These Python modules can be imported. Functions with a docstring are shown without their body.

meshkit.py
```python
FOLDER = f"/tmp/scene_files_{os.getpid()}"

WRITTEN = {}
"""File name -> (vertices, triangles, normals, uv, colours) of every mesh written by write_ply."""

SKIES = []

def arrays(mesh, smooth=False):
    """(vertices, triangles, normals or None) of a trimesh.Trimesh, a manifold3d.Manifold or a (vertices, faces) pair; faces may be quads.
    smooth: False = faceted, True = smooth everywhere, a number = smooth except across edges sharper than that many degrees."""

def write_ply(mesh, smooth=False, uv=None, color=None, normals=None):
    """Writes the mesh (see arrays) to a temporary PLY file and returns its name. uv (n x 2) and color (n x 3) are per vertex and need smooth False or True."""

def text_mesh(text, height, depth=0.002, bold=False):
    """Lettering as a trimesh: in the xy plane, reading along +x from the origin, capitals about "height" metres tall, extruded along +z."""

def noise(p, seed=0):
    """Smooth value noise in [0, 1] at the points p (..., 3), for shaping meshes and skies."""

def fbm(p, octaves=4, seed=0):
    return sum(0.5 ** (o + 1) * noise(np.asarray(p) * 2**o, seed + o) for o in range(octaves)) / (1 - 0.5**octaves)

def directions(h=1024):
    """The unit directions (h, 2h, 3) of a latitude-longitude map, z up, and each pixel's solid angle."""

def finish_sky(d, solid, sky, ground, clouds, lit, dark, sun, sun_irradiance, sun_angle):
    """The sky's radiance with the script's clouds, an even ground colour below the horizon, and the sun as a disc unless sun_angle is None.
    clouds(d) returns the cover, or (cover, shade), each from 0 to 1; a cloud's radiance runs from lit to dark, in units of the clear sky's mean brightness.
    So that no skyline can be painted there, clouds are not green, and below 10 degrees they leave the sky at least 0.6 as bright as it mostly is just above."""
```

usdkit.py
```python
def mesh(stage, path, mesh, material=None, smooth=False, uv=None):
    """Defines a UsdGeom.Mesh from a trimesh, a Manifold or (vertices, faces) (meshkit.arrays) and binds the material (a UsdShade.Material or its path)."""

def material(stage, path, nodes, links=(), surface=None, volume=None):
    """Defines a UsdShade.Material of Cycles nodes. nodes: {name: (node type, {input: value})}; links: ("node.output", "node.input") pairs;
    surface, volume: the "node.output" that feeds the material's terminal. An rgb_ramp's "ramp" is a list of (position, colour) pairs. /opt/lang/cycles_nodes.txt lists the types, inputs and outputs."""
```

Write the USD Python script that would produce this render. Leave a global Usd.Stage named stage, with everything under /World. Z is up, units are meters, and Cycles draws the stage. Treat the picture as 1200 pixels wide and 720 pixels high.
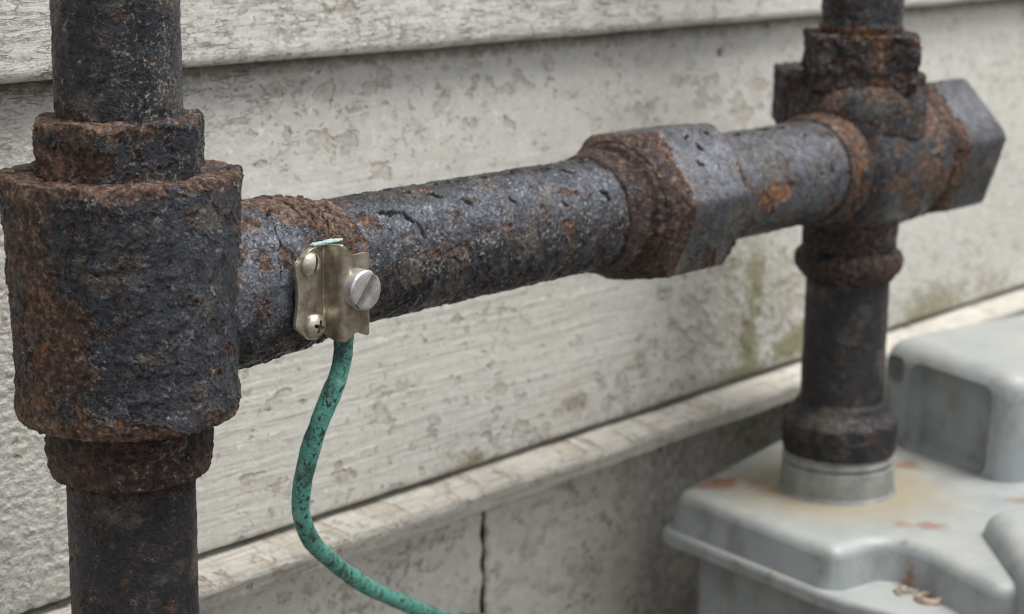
import math
import numpy as np
import trimesh
import manifold3d as m3
import usdkit
from meshkit import noise, fbm
from pxr import Usd, UsdGeom, UsdLux, UsdShade, Gf, Sdf, Vt
from shapely.geometry import Polygon

stage = Usd.Stage.CreateInMemory()
UsdGeom.Xform.Define(stage, '/World')
UsdGeom.Scope.Define(stage, '/World/Looks')

# ------------------------------------------------------------------ camera, sky, sun, exposure
EYE = (-0.38034, -0.50282, 0.14188)
RIGHT, UP, FWD = (0.65889, -0.75213, 0.01297), (0.15924, 0.15631, 0.97479), (0.73519, 0.64021, -0.22276)
cam = UsdGeom.Camera.Define(stage, '/World/camera')
cam.AddTransformOp().Set(Gf.Matrix4d(*RIGHT, 0, *UP, 0, *[-x for x in FWD], 0, *EYE, 1))
cam.CreateHorizontalApertureAttr(36.0)
cam.CreateFocalLengthAttr(66.48)
cam.CreateClippingRangeAttr((0.02, 500.0))
cam.CreateFStopAttr(14.0)
cam.CreateFocusDistanceAttr(0.645)
cam.CreateExposureAttr(1.34)

SUN_EL, SUN_AZ = math.radians(69), math.atan2(0.45, -0.88)      # azimuth = atan2(x, y) of the direction towards the sun
sd = np.array([math.cos(SUN_EL) * math.sin(SUN_AZ), math.cos(SUN_EL) * math.cos(SUN_AZ), math.sin(SUN_EL)])
sun = UsdLux.DistantLight.Define(stage, '/World/sun')
sun.CreateIntensityAttr(0.40)
sun.CreateAngleAttr(30.0)
sun.CreateColorAttr(Gf.Vec3f(1.0, 0.985, 0.945))
sun.CreateNormalizeAttr(True)
zz = sd; xx = np.cross([0, 0, 1.0], zz); xx /= np.linalg.norm(xx); yy = np.cross(zz, xx)
sun.AddTransformOp().Set(Gf.Matrix4d(*xx, 0, *yy, 0, *zz, 0, 0, 0, 0, 1))


# ------------------------------------------------------------------ node graphs
class S(str):
    """A socket 'node.output'."""


class G:
    def __init__(self):
        self.nodes, self.links = {}, []

    def n(self, kind, out, **inp):
        name = f'n{len(self.nodes)}'
        vals = {}
        for k, v in inp.items():
            if isinstance(v, S):
                self.links.append((str(v), f'{name}.{k}'))
            else:
                vals[k] = v
        self.nodes[name] = (kind, vals)
        return S(f'{name}.{out}')

    def pos(self):
        return self.n('geometry', 'position')

    def mapped(self, scale, loc=(0, 0, 0), rot=(0, 0, 0)):
        return self.n('mapping', 'vector', vector=self.pos(), scale=scale, location=loc, rotation=rot)

    def noise(self, scale, detail=4, rough=0.55, vec=None, dist=0.0):
        return self.n('noise_texture', 'fac', scale=scale, detail=detail, roughness=rough, distortion=dist, vector=vec or self.pos())

    def math(self, t, a, b=0.5, c=0.0, clamp=False):
        return self.n('math', 'value', math_type=t, value1=a, value2=b, value3=c, use_clamp=clamp)

    def step(self, x, a, b):
        """smooth 0..1 as x goes a..b"""
        return self.n('map_range', 'result', range_type='smoothstep', value=x, from_min=a, from_max=b, to_min=0.0, to_max=1.0, clamp=True)

    def ramp(self, fac, stops):
        return self.n('rgb_ramp', 'color', fac=fac, ramp=stops)

    def mix(self, fac, a, b, t='mix'):
        return self.n('mix', 'color', mix_type=t, fac=fac, color1=a, color2=b)

    def attr(self, name):
        v = self.n('attribute', 'vector', attribute=name)
        nm = f'n{len(self.nodes)}'
        self.nodes[nm] = ('separate_xyz', {})
        self.links.append((str(v), f'{nm}.vector'))
        return S(nm + '.x'), S(nm + '.y'), S(nm + '.z')

    def build(self, name, surface):
        return usdkit.material(stage, '/World/Looks/' + name, self.nodes, self.links, surface=str(surface))


# the sky: a physical sky under a nearly closed sheet of pale cloud
g = G()
sky_c = g.n('sky_texture', 'color', sky_type='single_scattering', sun_disc=False, sun_elevation=SUN_EL, sun_rotation=SUN_AZ)
grey = g.n('hsv', 'color', saturation=0.16, value=1.2, color=sky_c)
dirv = g.n('texture_coordinate', 'generated')
cl = g.step(g.noise(2.2, 5, 0.55, vec=dirv), 0.22, 0.5)
skymix = g.mix(cl, g.n('hsv', 'color', saturation=0.55, value=0.9, color=sky_c), grey)
sepz = f'n{len(g.nodes)}'
g.nodes[sepz] = ('separate_xyz', {}); g.links.append((str(dirv), sepz + '.vector'))
zen = g.math('multiply_add', g.math('maximum', S(sepz + '.z'), 0.0), 1.15, 0.32)     # an overcast sky is about three times as bright overhead as at the horizon
bg = g.n('background_shader', 'background', color=g.mix(1.0, skymix, g.n('combine_xyz', 'vector', x=zen, y=zen, z=zen), 'multiply'), strength=0.085)
sky_mat = g.build('overcast_sky', bg)
dome = UsdLux.DomeLight.Define(stage, '/World/sky')
UsdShade.MaterialBindingAPI.Apply(dome.GetPrim()).Bind(sky_mat)
dome.GetPrim().SetCustomDataByKey('kind', 'structure')
dome.GetPrim().SetCustomDataByKey('label', 'pale overcast sky above the yard')


# ------------------------------------------------------------------ materials
def iron(name, dark=(.0042, .0047, .0062), light=(.080, .088, .108), rough=0.27, fine=1.0, relief=0.8, rims=0.9, grit=1.0):
    """Thick weathered paint over rusty iron. Vertex data: wear = (paint cover, crack, lightness of the paint, with sky light and underside shade painted in on level pieces), tone = (rust brightness, orange, pale flecks)."""
    g = G()
    pf, crack, lit = g.attr('wear')
    tone, orange, fleck = g.attr('tone')
    f1 = g.noise(900 * fine, 6, 0.65)
    f2 = g.noise(330 * fine, 6, 0.68)
    f3 = g.noise(2600, 3, 0.6)
    f4 = g.noise(430 * fine, 5, 0.60, dist=0.6)
    mm = g.math('multiply_add', g.math('subtract', f4, 0.5), 1.05, pf)
    paint = g.step(mm, 0.47, 0.54)
    # paint
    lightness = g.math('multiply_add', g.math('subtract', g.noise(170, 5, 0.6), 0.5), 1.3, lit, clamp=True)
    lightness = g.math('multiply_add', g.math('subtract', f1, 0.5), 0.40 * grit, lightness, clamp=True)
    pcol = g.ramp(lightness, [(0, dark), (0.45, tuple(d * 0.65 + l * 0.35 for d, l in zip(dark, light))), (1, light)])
    pcol = g.mix(g.math('multiply', g.step(g.noise(48, 4, 0.62), 0.53, 0.66), 0.55), pcol, g.mix(f1, (.055, .048, .036), (.19, .165, .125)))
    edge = g.math('multiply', g.step(mm, 0.475, 0.53), g.math('subtract', 1.0, g.step(mm, 0.53, 0.60)))
    pcol = g.mix(g.math('multiply', edge, g.step(f1, 0.40, 0.62)), pcol, (.19, .175, .16))
    # rust stain soaking the paint
    soak = g.math('multiply', g.step(g.noise(110, 7, 0.74), 0.47, 0.62), g.math('subtract', 1.0, g.step(mm, 0.55, 1.05)))
    pcol = g.mix(g.math('multiply', soak, 0.85), pcol, g.mix(f2, (.022, .014, .012), (.095, .046, .028)))
    # rust
    rr = g.math('add', g.math('multiply_add', g.math('subtract', f4, 0.5), 0.5, f2), g.math('multiply', g.math('subtract', tone, 0.5), 0.55))
    rcol = g.ramp(rr, [(0.27, (.006, .0055, .0055)), (0.41, (.022, .0135, .0105)), (0.50, (.058, .030, .020)), (0.59, (.108, .059, .039)), (0.72, (.235, .152, .108))])
    hue = g.step(g.noise(120, 4, 0.6), 0.42, 0.62)
    rcol = g.mix(g.math('multiply', hue, 0.28), rcol, g.mix(f2, (.020, .014, .016), (.105, .062, .062)))
    om = g.math('multiply', g.step(g.math('multiply_add', g.math('subtract', g.noise(420, 5, 0.65), 0.5), 1.3, orange), 0.24, 0.46), g.math('subtract', 1.0, g.math('multiply', paint, 0.80)))
    rcol_o = g.mix(g.noise(800, 3), (.13, .048, .016), (.36, .165, .062))
    col = g.mix(paint, rcol, pcol)
    col = g.mix(om, col, rcol_o)
    # pale flecks: grit, lichen and bare primer
    fl = g.step(g.math('multiply_add', g.math('subtract', g.noise(820, 4, 0.62), 0.5), 1.9, g.math('multiply', fleck, g.noise(90, 3, 0.6))), 0.48, 0.58)
    fcol = g.mix(g.noise(300, 2), (.15, .14, .12), (.33, .315, .28))
    col = g.mix(g.math('multiply', fl, 0.85), col, fcol)
    dark_pit = g.step(g.noise(520 * fine, 5, 0.7), 0.39, 0.31)
    col = g.mix(g.math('multiply', dark_pit, 0.8), col, (.006, .0055, .0055))
    rim, gap, _ = g.attr('flake')
    rimn = g.math('multiply', g.math('multiply', rim, rims), g.math('multiply', g.step(f2, 0.48, 0.60), g.step(g.noise(85, 4, 0.6), 0.44, 0.60)))
    col = g.mix(rimn, col, g.mix(f1, (.14, .12, .105), (.46, .43, .40)))
    col = g.mix(g.math('multiply', g.math('multiply', gap, rims), g.step(f1, 0.40, 0.55)), col, (.006, .005, .005))
    col = g.mix(crack, col, (.004, .004, .004))
    ro = g.math('add', g.math('multiply', g.math('subtract', 1.0, paint), 0.30), g.math('multiply_add', f2, 0.40, rough - 0.20))
    scales = g.math('add', g.step(g.noise(300 * fine, 6, 0.62, dist=0.5), 0.485, 0.525), g.math('multiply', g.step(g.noise(620 * fine, 5, 0.6, dist=0.4), 0.49, 0.54), 0.55))
    h = g.math('add', g.math('multiply', f1, g.math('multiply_add', paint, -0.22, 0.38)), g.math('add', g.math('multiply', f3, 0.05), g.math('multiply', f4, g.math('multiply_add', paint, -0.55, 1.0))))
    h = g.math('add', h, g.math('multiply', scales, 0.62))
    h = g.math('subtract', g.math('add', h, g.math('multiply', paint, 0.20)), g.math('multiply', dark_pit, 0.3))
    bump = g.n('bump', 'normal', height=h, strength=1.0, distance=0.0016 * relief)
    bs = g.n('principled_bsdf', 'BSDF', base_color=col, roughness=ro, normal=bump, specular_ior_level=0.36)
    return g.build(name, bs)


IRON = iron('weathered_iron')
IRON_SMOOTH = iron('smooth_black_iron', dark=(.0055, .0050, .0058), light=(.040, .038, .043), rough=0.42, relief=0.6, rims=0.3)
IRON_PIPE = iron('flaking_pipe_paint', dark=(.0042, .0047, .0062), light=(.140, .150, .180), rough=0.24, relief=0.55, rims=0.8, grit=0.7)
IRON_GREY = iron('grey_blue_iron', dark=(.012, .0125, .014), light=(.180, .187, .210), rough=0.27, fine=0.9, relief=0.38, rims=0.3, grit=0.6)


def siding(name, base=(.555, .540, .492), under=(.26, .23, .20), cracks=1.0, grain=1.0, dirty=0.0):
    """Old off-white paint on wood. wear = (peeling, green growth, grime and painted shade), relief = (alligator cracks, roughness, -)."""
    g = G()
    peel, green, dirt_shade = g.attr('wear')
    ali, coarse, grainy = g.attr('relief')
    f = g.noise(700, 5, 0.6)
    mp = g.math('multiply_add', g.math('subtract', f, 0.5), 0.30, peel)
    peeled = g.step(mp, 0.49, 0.53)
    edge = g.math('multiply', g.step(mp, 0.44, 0.495), g.math('subtract', 1.0, g.step(mp, 0.50, 0.56)))
    tint = g.noise(14, 4, 0.6)
    col = g.mix(tint, tuple(c * 0.90 for c in base), tuple(c * 1.06 for c in base))
    col = g.mix(g.math('multiply', g.step(g.noise(60, 4, 0.65, vec=g.mapped((0.35, 1, 1))), 0.50, 0.75), 0.40), col, (.50, .44, .395))
    blot = g.math('multiply', g.step(g.noise(115, 6, 0.68), 0.535, 0.66), g.step(g.noise(16, 3, 0.5), 0.42, 0.60))
    col = g.mix(g.math('multiply', blot, 0.34), col, (.335, .295, .250))
    chalk = g.math('multiply', g.step(g.noise(150, 5, 0.6, vec=g.mapped((1, 1, 1), loc=(7, 3, 2))), 0.60, 0.68), 0.6)
    col = g.mix(chalk, col, (.68, .67, .63))
    under_c = g.mix(g.step(g.noise(300, 5, 0.7), 0.3, 0.7), under, tuple(u * 2.0 for u in under))
    col = g.mix(g.math('multiply', peeled, g.math('multiply_add', g.noise(190, 5, 0.75), 1.5, -0.12)), col, under_c)
    col = g.mix(g.math('multiply', edge, g.math('multiply', g.step(g.noise(150, 4, 0.6), 0.42, 0.66), 0.7)), col, (.17, .15, .125))
    # alligator cracks that run with the board
    cn = g.noise(1.0, 4, 0.62, vec=g.mapped((30, 30, 235)), dist=0.5)
    cn2 = g.noise(1.0, 3, 0.6, vec=g.mapped((130, 130, 420), loc=(3, 1, 7)), dist=0.8)
    cmask = g.step(g.math('multiply_add', g.math('subtract', g.noise(70, 4, 0.6), 0.5), 1.4, ali), 0.42, 0.70)
    la = g.math('subtract', 1.0, g.step(g.math('absolute', g.math('subtract', cn, 0.5)), 0.003, 0.014))
    lb = g.math('subtract', 1.0, g.step(g.math('absolute', g.math('subtract', cn2, 0.46)), 0.003, 0.014))
    line = g.math('multiply', g.math('maximum', la, g.math('multiply', lb, 0.7)), cmask)
    col = g.mix(g.math('multiply', line, 0.60 * cracks), col, (.11, .10, .085))
    # fine dirt specks and pits
    sp = g.step(g.noise(480, 4, 0.62), 0.62, 0.69)
    col = g.mix(g.math('multiply', sp, g.math('multiply_add', g.noise(40, 3), 0.7, 0.05)), col, (.20, .185, .16))
    cn3 = g.noise(155, 5, 0.62, vec=g.mapped((1.15, 1, 1.5), loc=(1, 4, 9)), dist=0.5)
    cz = g.math('multiply', g.step(g.noise(19, 3, 0.55, vec=g.mapped((1, 1, 1), loc=(4, 4, 4))), 0.47, 0.60), 0.085)
    chip_v = g.math('add', cn3, cz)
    chip = g.step(chip_v, 0.655, 0.667)
    rimc = g.math('multiply', g.step(chip_v, 0.637, 0.655), g.math('subtract', 1.0, chip))
    col = g.mix(g.math('multiply', chip, 0.72), col, g.mix(g.noise(420, 4, 0.7), (.25, .215, .18), (.44, .40, .35)))
    col = g.mix(g.math('multiply', rimc, 0.55), col, (.70, .69, .65))
    sp2 = g.math('multiply', g.step(g.noise(900, 3, 0.6), 0.62, 0.70), g.step(g.noise(33, 4, 0.6, vec=g.mapped((1, 1, 1), loc=(2, 5, 1))), 0.45, 0.62))
    col = g.mix(g.math('multiply', sp2, 0.75), col, (.15, .135, .115))
    mot = g.math('multiply_add', g.math('subtract', g.noise(170, 7, 0.72), 0.5), 0.50, 0.985)
    col = g.mix(1.0, col, g.n('combine_xyz', 'vector', x=mot, y=mot, z=mot), 'multiply')
    # grime washed down and painted shade, growth
    dm = g.math('multiply', g.step(g.math('multiply_add', g.math('subtract', g.noise(220, 5, 0.7), 0.5), 1.1, dirt_shade), 0.30, 0.95), 0.85)
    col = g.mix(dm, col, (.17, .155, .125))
    gm = g.step(g.math('multiply_add', g.math('subtract', g.noise(260, 5, 0.7), 0.5), 1.3, green), 0.16, 0.80)
    col = g.mix(g.math('multiply', gm, 0.85), col, (.155, .145, .060))
    if grain > 2:
        col = g.mix(g.math('multiply', g.step(g.noise(1.0, 5, 0.65, vec=g.mapped((30, 420, 420)), dist=0.3), 0.46, 0.66), 0.6), col, (.27, .245, .205))
    if dirty:
        col = g.mix(g.math('multiply', g.step(g.noise(30, 5, 0.65), 0.25, 0.75), dirty), col, (.22, .205, .175))
    streak = g.noise(1.0, 4, 0.6, vec=g.mapped((55, 55, 620)), dist=0.4)
    h = g.math('multiply', g.math('multiply', streak, 0.36 * grain), grainy)
    h = g.math('add', h, g.math('multiply', g.noise(850, 4, 0.6), 0.20))
    h = g.math('add', h, g.math('multiply', g.math('multiply', g.noise(430, 5, 0.65), coarse), 1.1))
    h = g.math('subtract', h, g.math('multiply', line, 0.8))
    h = g.math('subtract', h, g.math('multiply', g.math('maximum', peeled, chip), 0.55))
    bump = g.n('bump', 'normal', height=h, strength=0.9, distance=0.0013)
    bs = g.n('principled_bsdf', 'BSDF', base_color=col, roughness=0.62, normal=bump, specular_ior_level=0.3)
    return g.build(name, bs)


SIDING = siding('peeling_white_paint')
TRIM = siding('bare_weathered_trim', base=(.56, .53, .465), under=(.30, .26, .21), cracks=0.15, grain=3.0, dirty=0.22)
SKIRT = siding('grey_skirting_board', base=(.80, .765, .69), under=(.42, .375, .31), cracks=0.4, grain=1.5, dirty=0.10)


def simple(name, c1, c2, scale, rough=0.5, metallic=0.0, bump_d=0.0003, bump_s=0.4, bscale=900, spec=0.5):
    g = G()
    col = g.mix(g.step(g.noise(scale, 5, 0.65), 0.3, 0.7), c1, c2)
    b = g.n('bump', 'normal', height=g.noise(bscale, 5, 0.6), strength=bump_s, distance=bump_d)
    r = g.math('multiply_add', g.noise(scale * 1.7, 4), 0.3, rough - 0.15)
    bs = g.n('principled_bsdf', 'BSDF', base_color=col, roughness=r, metallic=metallic, normal=b, specular_ior_level=spec)
    return g.build(name, bs)


BRONZE = simple('tarnished_bronze', (.210, .178, .130), (.54, .49, .395), 120, rough=0.33, metallic=0.9, bump_d=0.0003, bump_s=0.35)
BRASS = simple('dull_nickel_brass', (.40, .36, .26), (.62, .58, .48), 260, rough=0.34, metallic=0.92, bump_s=0.25)
STEEL = simple('zinc_plated_steel', (.34, .34, .335), (.60, .595, .58), 260, rough=0.46, metallic=0.9, bump_s=0.3)
PATINA = simple('pale_copper_patina', (.22, .36, .33), (.40, .48, .44), 600, rough=0.9, bump_d=0.0010, bump_s=0.9, bscale=700)
SOIL = simple('damp_gravel_soil', (.045, .038, .030), (.12, .105, .085), 30, rough=0.95, bump_d=0.01, bump_s=0.9, bscale=60)
SHEATH = simple('old_sheathing', (.05, .045, .038), (.09, .08, .065), 60, rough=0.9)
SCREW = simple('rusty_tan_metal', (.15, .10, .072), (.34, .27, .215), 300, rough=0.6, bump_s=0.5)
CLAY = simple('grey_grime', (.13, .12, .10), (.27, .25, .215), 320, rough=0.9, bump_d=0.0006, bump_s=0.6)
SLOT = simple('dull_slot_floor', (.07, .065, .055), (.16, .15, .135), 300, rough=0.7)
HOLE = simple('black_recess', (.012, .011, .010), (.02, .018, .016), 200, rough=0.9)

# verdigris
g = G()
n1, n2 = g.noise(330, 5, 0.65), g.noise(900, 5, 0.7)
stretch = g.noise(1.0, 5, 0.65, vec=g.mapped((420, 420, 230)))
col = g.mix(g.noise(200, 4), (.055, .235, .185), (.150, .430, .345))
col = g.mix(g.math('multiply', g.step(n2, 0.53, 0.62), 0.7), col, (.030, .075, .062))
col = g.mix(g.step(stretch, 0.55, 0.61), col, (.024, .030, .026))
col = g.mix(g.math('multiply', g.step(g.noise(85, 6, 0.72), 0.52, 0.60), 0.75), col, (.036, .062, .055))
col = g.mix(g.math('multiply', g.step(g.noise(140, 5, 0.7), 0.56, 0.66), 0.6), col, (.24, .42, .36))
col = g.mix(g.math('multiply', g.step(n1, 0.58, 0.65), 0.85), col, (.075, .042, .028))
b = g.n('bump', 'normal', height=g.math('add', n2, g.noise(2200, 3)), strength=0.6, distance=0.0006)
WIRE = g.build('verdigris_copper', g.n('principled_bsdf', 'BSDF', base_color=col, roughness=0.7, normal=b, specular_ior_level=0.35))

# meter paint: cast aluminium under grey paint, dust and rust run-off
g = G()
P = g.pos()
col = g.mix(g.step(g.noise(25, 5, 0.6), 0.3, 0.7), (.220, .240, .242), (.275, .295, .294))
sep = f'n{len(g.nodes)}'
nrm = g.n('geometry', 'normal')
nm = f'n{len(g.nodes)}'
g.nodes[nm] = ('separate_xyz', {}); g.links.append((str(nrm), nm + '.vector'))
up = g.step(S(nm + '.z'), 0.35, 0.95)                      # dust settles on what faces up
dust = g.math('multiply', up, g.step(g.noise(48, 5, 0.65), 0.25, 0.70))
col = g.mix(g.math('multiply', dust, 0.75), col, (.345, .340, .312))
flat = g.n('vector_math', 'vector', math_type='multiply', vector1=P, vector2=(1, 1, 0))
wob = g.math('multiply', g.math('subtract', g.noise(95, 5, 0.65), 0.5), 0.030)


def near(c, r0, r1):
    d = g.n('vector_math', 'value', math_type='distance', vector1=flat, vector2=(c[0], c[1], 0))
    return g.math('subtract', 1.0, g.step(g.math('add', d, wob), r0, r1))


stain = near((.4639, 0), 0.028, 0.078)
col = g.mix(g.math('multiply', g.math('multiply', stain, up), 0.9), col, (.265, .222, .145))
spots = None
for c, r0, r1, k in (((.430, .049), .003, .014, 1), ((.440, .038), .002, .013, .9), ((.420, .053), .002, .012, 1), ((.436, .020), .000, .010, .8), ((.525, -.006), .001, .013, .8), ((.512, .004), .001, .012, .6), ((.443, -.067), .000, .010, .7), ((.437, -.057), .000, .008, .5), ((.510, -.083), .000, .009, .7), ((.376, -.014), .000, .005, .8), ((.372, -.042), .000, .0055, .8), ((.3805, .006), .000, .005, .6), ((.409, -.074), .000, .007, .9)):
    s = g.math('multiply', near(c, r0, r1), k)
    spots = s if spots is None else g.math('maximum', spots, s)
zc = f'n{len(g.nodes)}'
g.nodes[zc] = ('separate_xyz', {}); g.links.append((str(P), zc + '.vector'))
spots = g.math('multiply', spots, g.math('multiply', g.step(S(zc + '.z'), -.166, -.171), g.step(g.noise(300, 5, 0.7), 0.22, 0.48)))
side_tone = g.math('multiply', g.math('subtract', 1.0, up), g.step(g.noise(1.0, 5, 0.65, vec=g.mapped((50, 50, 32))), 0.42, 0.70))  # darker blotches on faces that do not point up
col = g.mix(g.math('multiply', side_tone, 0.55), col, (.115, .107, .085))
col = g.mix(spots, col, g.mix(g.noise(420, 4), (.10, .048, .022), (.30, .140, .070)))
sp2 = g.math('multiply', g.step(g.noise(190, 4, 0.6), 0.70, 0.76), 0.7)
col = g.mix(sp2, col, (.22, .20, .16))
b = g.n('bump', 'normal', height=g.math('add', g.noise(420, 5, 0.6), g.math('multiply', spots, 0.5)), strength=0.35, distance=0.0006)
METER = g.build('grey_meter_paint', g.n('principled_bsdf', 'BSDF', base_color=col, roughness=0.45, normal=b, specular_ior_level=0.45))
COLLAR = simple('bare_grey_casting', (.150, .155, .146), (.235, .235, .215), 120, rough=0.55, bump_s=0.35)


# ------------------------------------------------------------------ prims
def numbered(path):
    k, p = 0, path
    while stage.GetPrimAtPath(p):
        k += 1
        p = f'{path}_{k:03d}'
    return p


def keys(prim, label=None, category=None, group=None, kind=None):
    for k, v in (('label', label), ('category', category), ('group', group), ('kind', kind)):
        if v:
            prim.SetCustomDataByKey(k, v)


def thing(name, label, category, base):
    x = UsdGeom.Xform.Define(stage, numbered('/World/' + name))
    x.AddTranslateOp().Set(Gf.Vec3d(*map(float, base)))
    keys(x.GetPrim(), label, category)
    return str(x.GetPath()), np.array(base, float)


def part(name, mesh, mat, parent, smooth=30, attrs=None, label=None):
    """parent: (path, base of its thing); the mesh is given in world metres."""
    path, base = parent
    if isinstance(mesh, tuple):
        v, f = np.asarray(mesh[0], float), np.asarray(mesh[1])
    else:
        if hasattr(mesh, 'to_mesh'):
            mm = mesh.to_mesh(); mesh = trimesh.Trimesh(mm.vert_properties[:, :3], mm.tri_verts, process=False)
        v, f = np.array(mesh.vertices), np.array(mesh.faces)
    m = usdkit.mesh(stage, numbered(path + '/' + name), (v - base, f), mat, smooth=True if attrs else smooth)
    for k, a in (attrs or {}).items():
        UsdGeom.PrimvarsAPI(m).CreatePrimvar(k, Sdf.ValueTypeNames.Float3Array, 'vertex').Set(Vt.Vec3fArray.FromNumpy(np.ascontiguousarray(a, np.float32)))
    if label:
        m.GetPrim().SetCustomDataByKey('label', label)
    return (str(m.GetPath()), base)


ROT = np.array([[0.786, -0.546, 0.290], [0.612, 0.620, -0.491], [0.088, 0.563, 0.822]])


def nz(P, size, octaves, seed):
    """fbm about 0, features of SIZE millimetres, at points P in metres."""
    return (fbm((P @ ROT.T) * (1000.0 / np.asarray(size)), octaves, seed) - 0.5) * 2


def sstep(x, a, b):
    t = np.clip((x - a) / (b - a), 0, 1)
    return t * t * (3 - 2 * t)


def grid_faces(nr, nc, wrap):
    i, j = np.meshgrid(np.arange(nr - 1), np.arange(nc if wrap else nc - 1), indexing='ij')
    j2 = (j + 1) % nc
    q = np.stack([i * nc + j, i * nc + j2, (i + 1) * nc + j2, (i + 1) * nc + j], -1).reshape(-1, 4)
    return np.vstack([q[:, [0, 1, 2]], q[:, [0, 2, 3]]])


def vnormals(V, F):
    n = np.zeros_like(V)
    fn = np.cross(V[F[:, 1]] - V[F[:, 0]], V[F[:, 2]] - V[F[:, 0]])
    for k in range(3):
        for c in range(3):
            n[:, c] += np.bincount(F[:, k], fn[:, c], len(V))
    return n / np.maximum(np.linalg.norm(n, axis=1, keepdims=True), 1e-30)


def resample(profile, ds, blur):
    """profile: (s, r) corners in metres; evenly spaced points with softened corners."""
    p = np.array(profile, float)
    L = np.r_[0, np.cumsum(np.linalg.norm(np.diff(p, axis=0), axis=1))]
    n = max(int(L[-1] / ds) + 1, 4)
    t = np.linspace(0, L[-1], n)
    q = np.stack([np.interp(t, L, p[:, k]) for k in (0, 1)], 1)
    k = max(int(round(blur / ds)), 0)
    if k:
        w = np.hanning(2 * k + 3)[1:-1]; w /= w.sum()
        pad = np.vstack([np.repeat(q[:1], k, 0), q, np.repeat(q[-1:], k, 0)])
        q = np.stack([np.convolve(pad[:, c], w, 'valid') for c in (0, 1)], 1)
    return q


def polygon_radius(th, n, apothem, phase_deg, rnd):
    """Polar radius of a polygon with n sides, a face normal at phase, corners rounded."""
    a = (th - math.radians(phase_deg) + math.pi / n) % (2 * math.pi / n) - math.pi / n
    r = apothem / np.cos(a)
    cap = apothem / math.cos(math.pi / n) - rnd
    k = rnd * 0.6
    h = np.clip(0.5 + 0.5 * (cap - r) / k, 0, 1)
    return cap * (1 - h) + r * h - k * h * (1 - h)


FRAMES = {}


def axis_frame(axis):
    """(along, reference direction, second direction). For upright things angle 0 faces the camera side and +90 the right; for level ones 0 faces away from the wall, +90 up."""
    if axis == 'x':
        return np.array([1.0, 0, 0]), np.array([0, -1.0, 0]), np.array([0, 0, 1.0])
    d = {'left': np.array([-.603, -.798, 0]), 'right': np.array([-.859, -.512, 0])}[axis]
    return np.array([0, 0, 1.0]), d, np.array([-d[1], d[0], 0])


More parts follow.
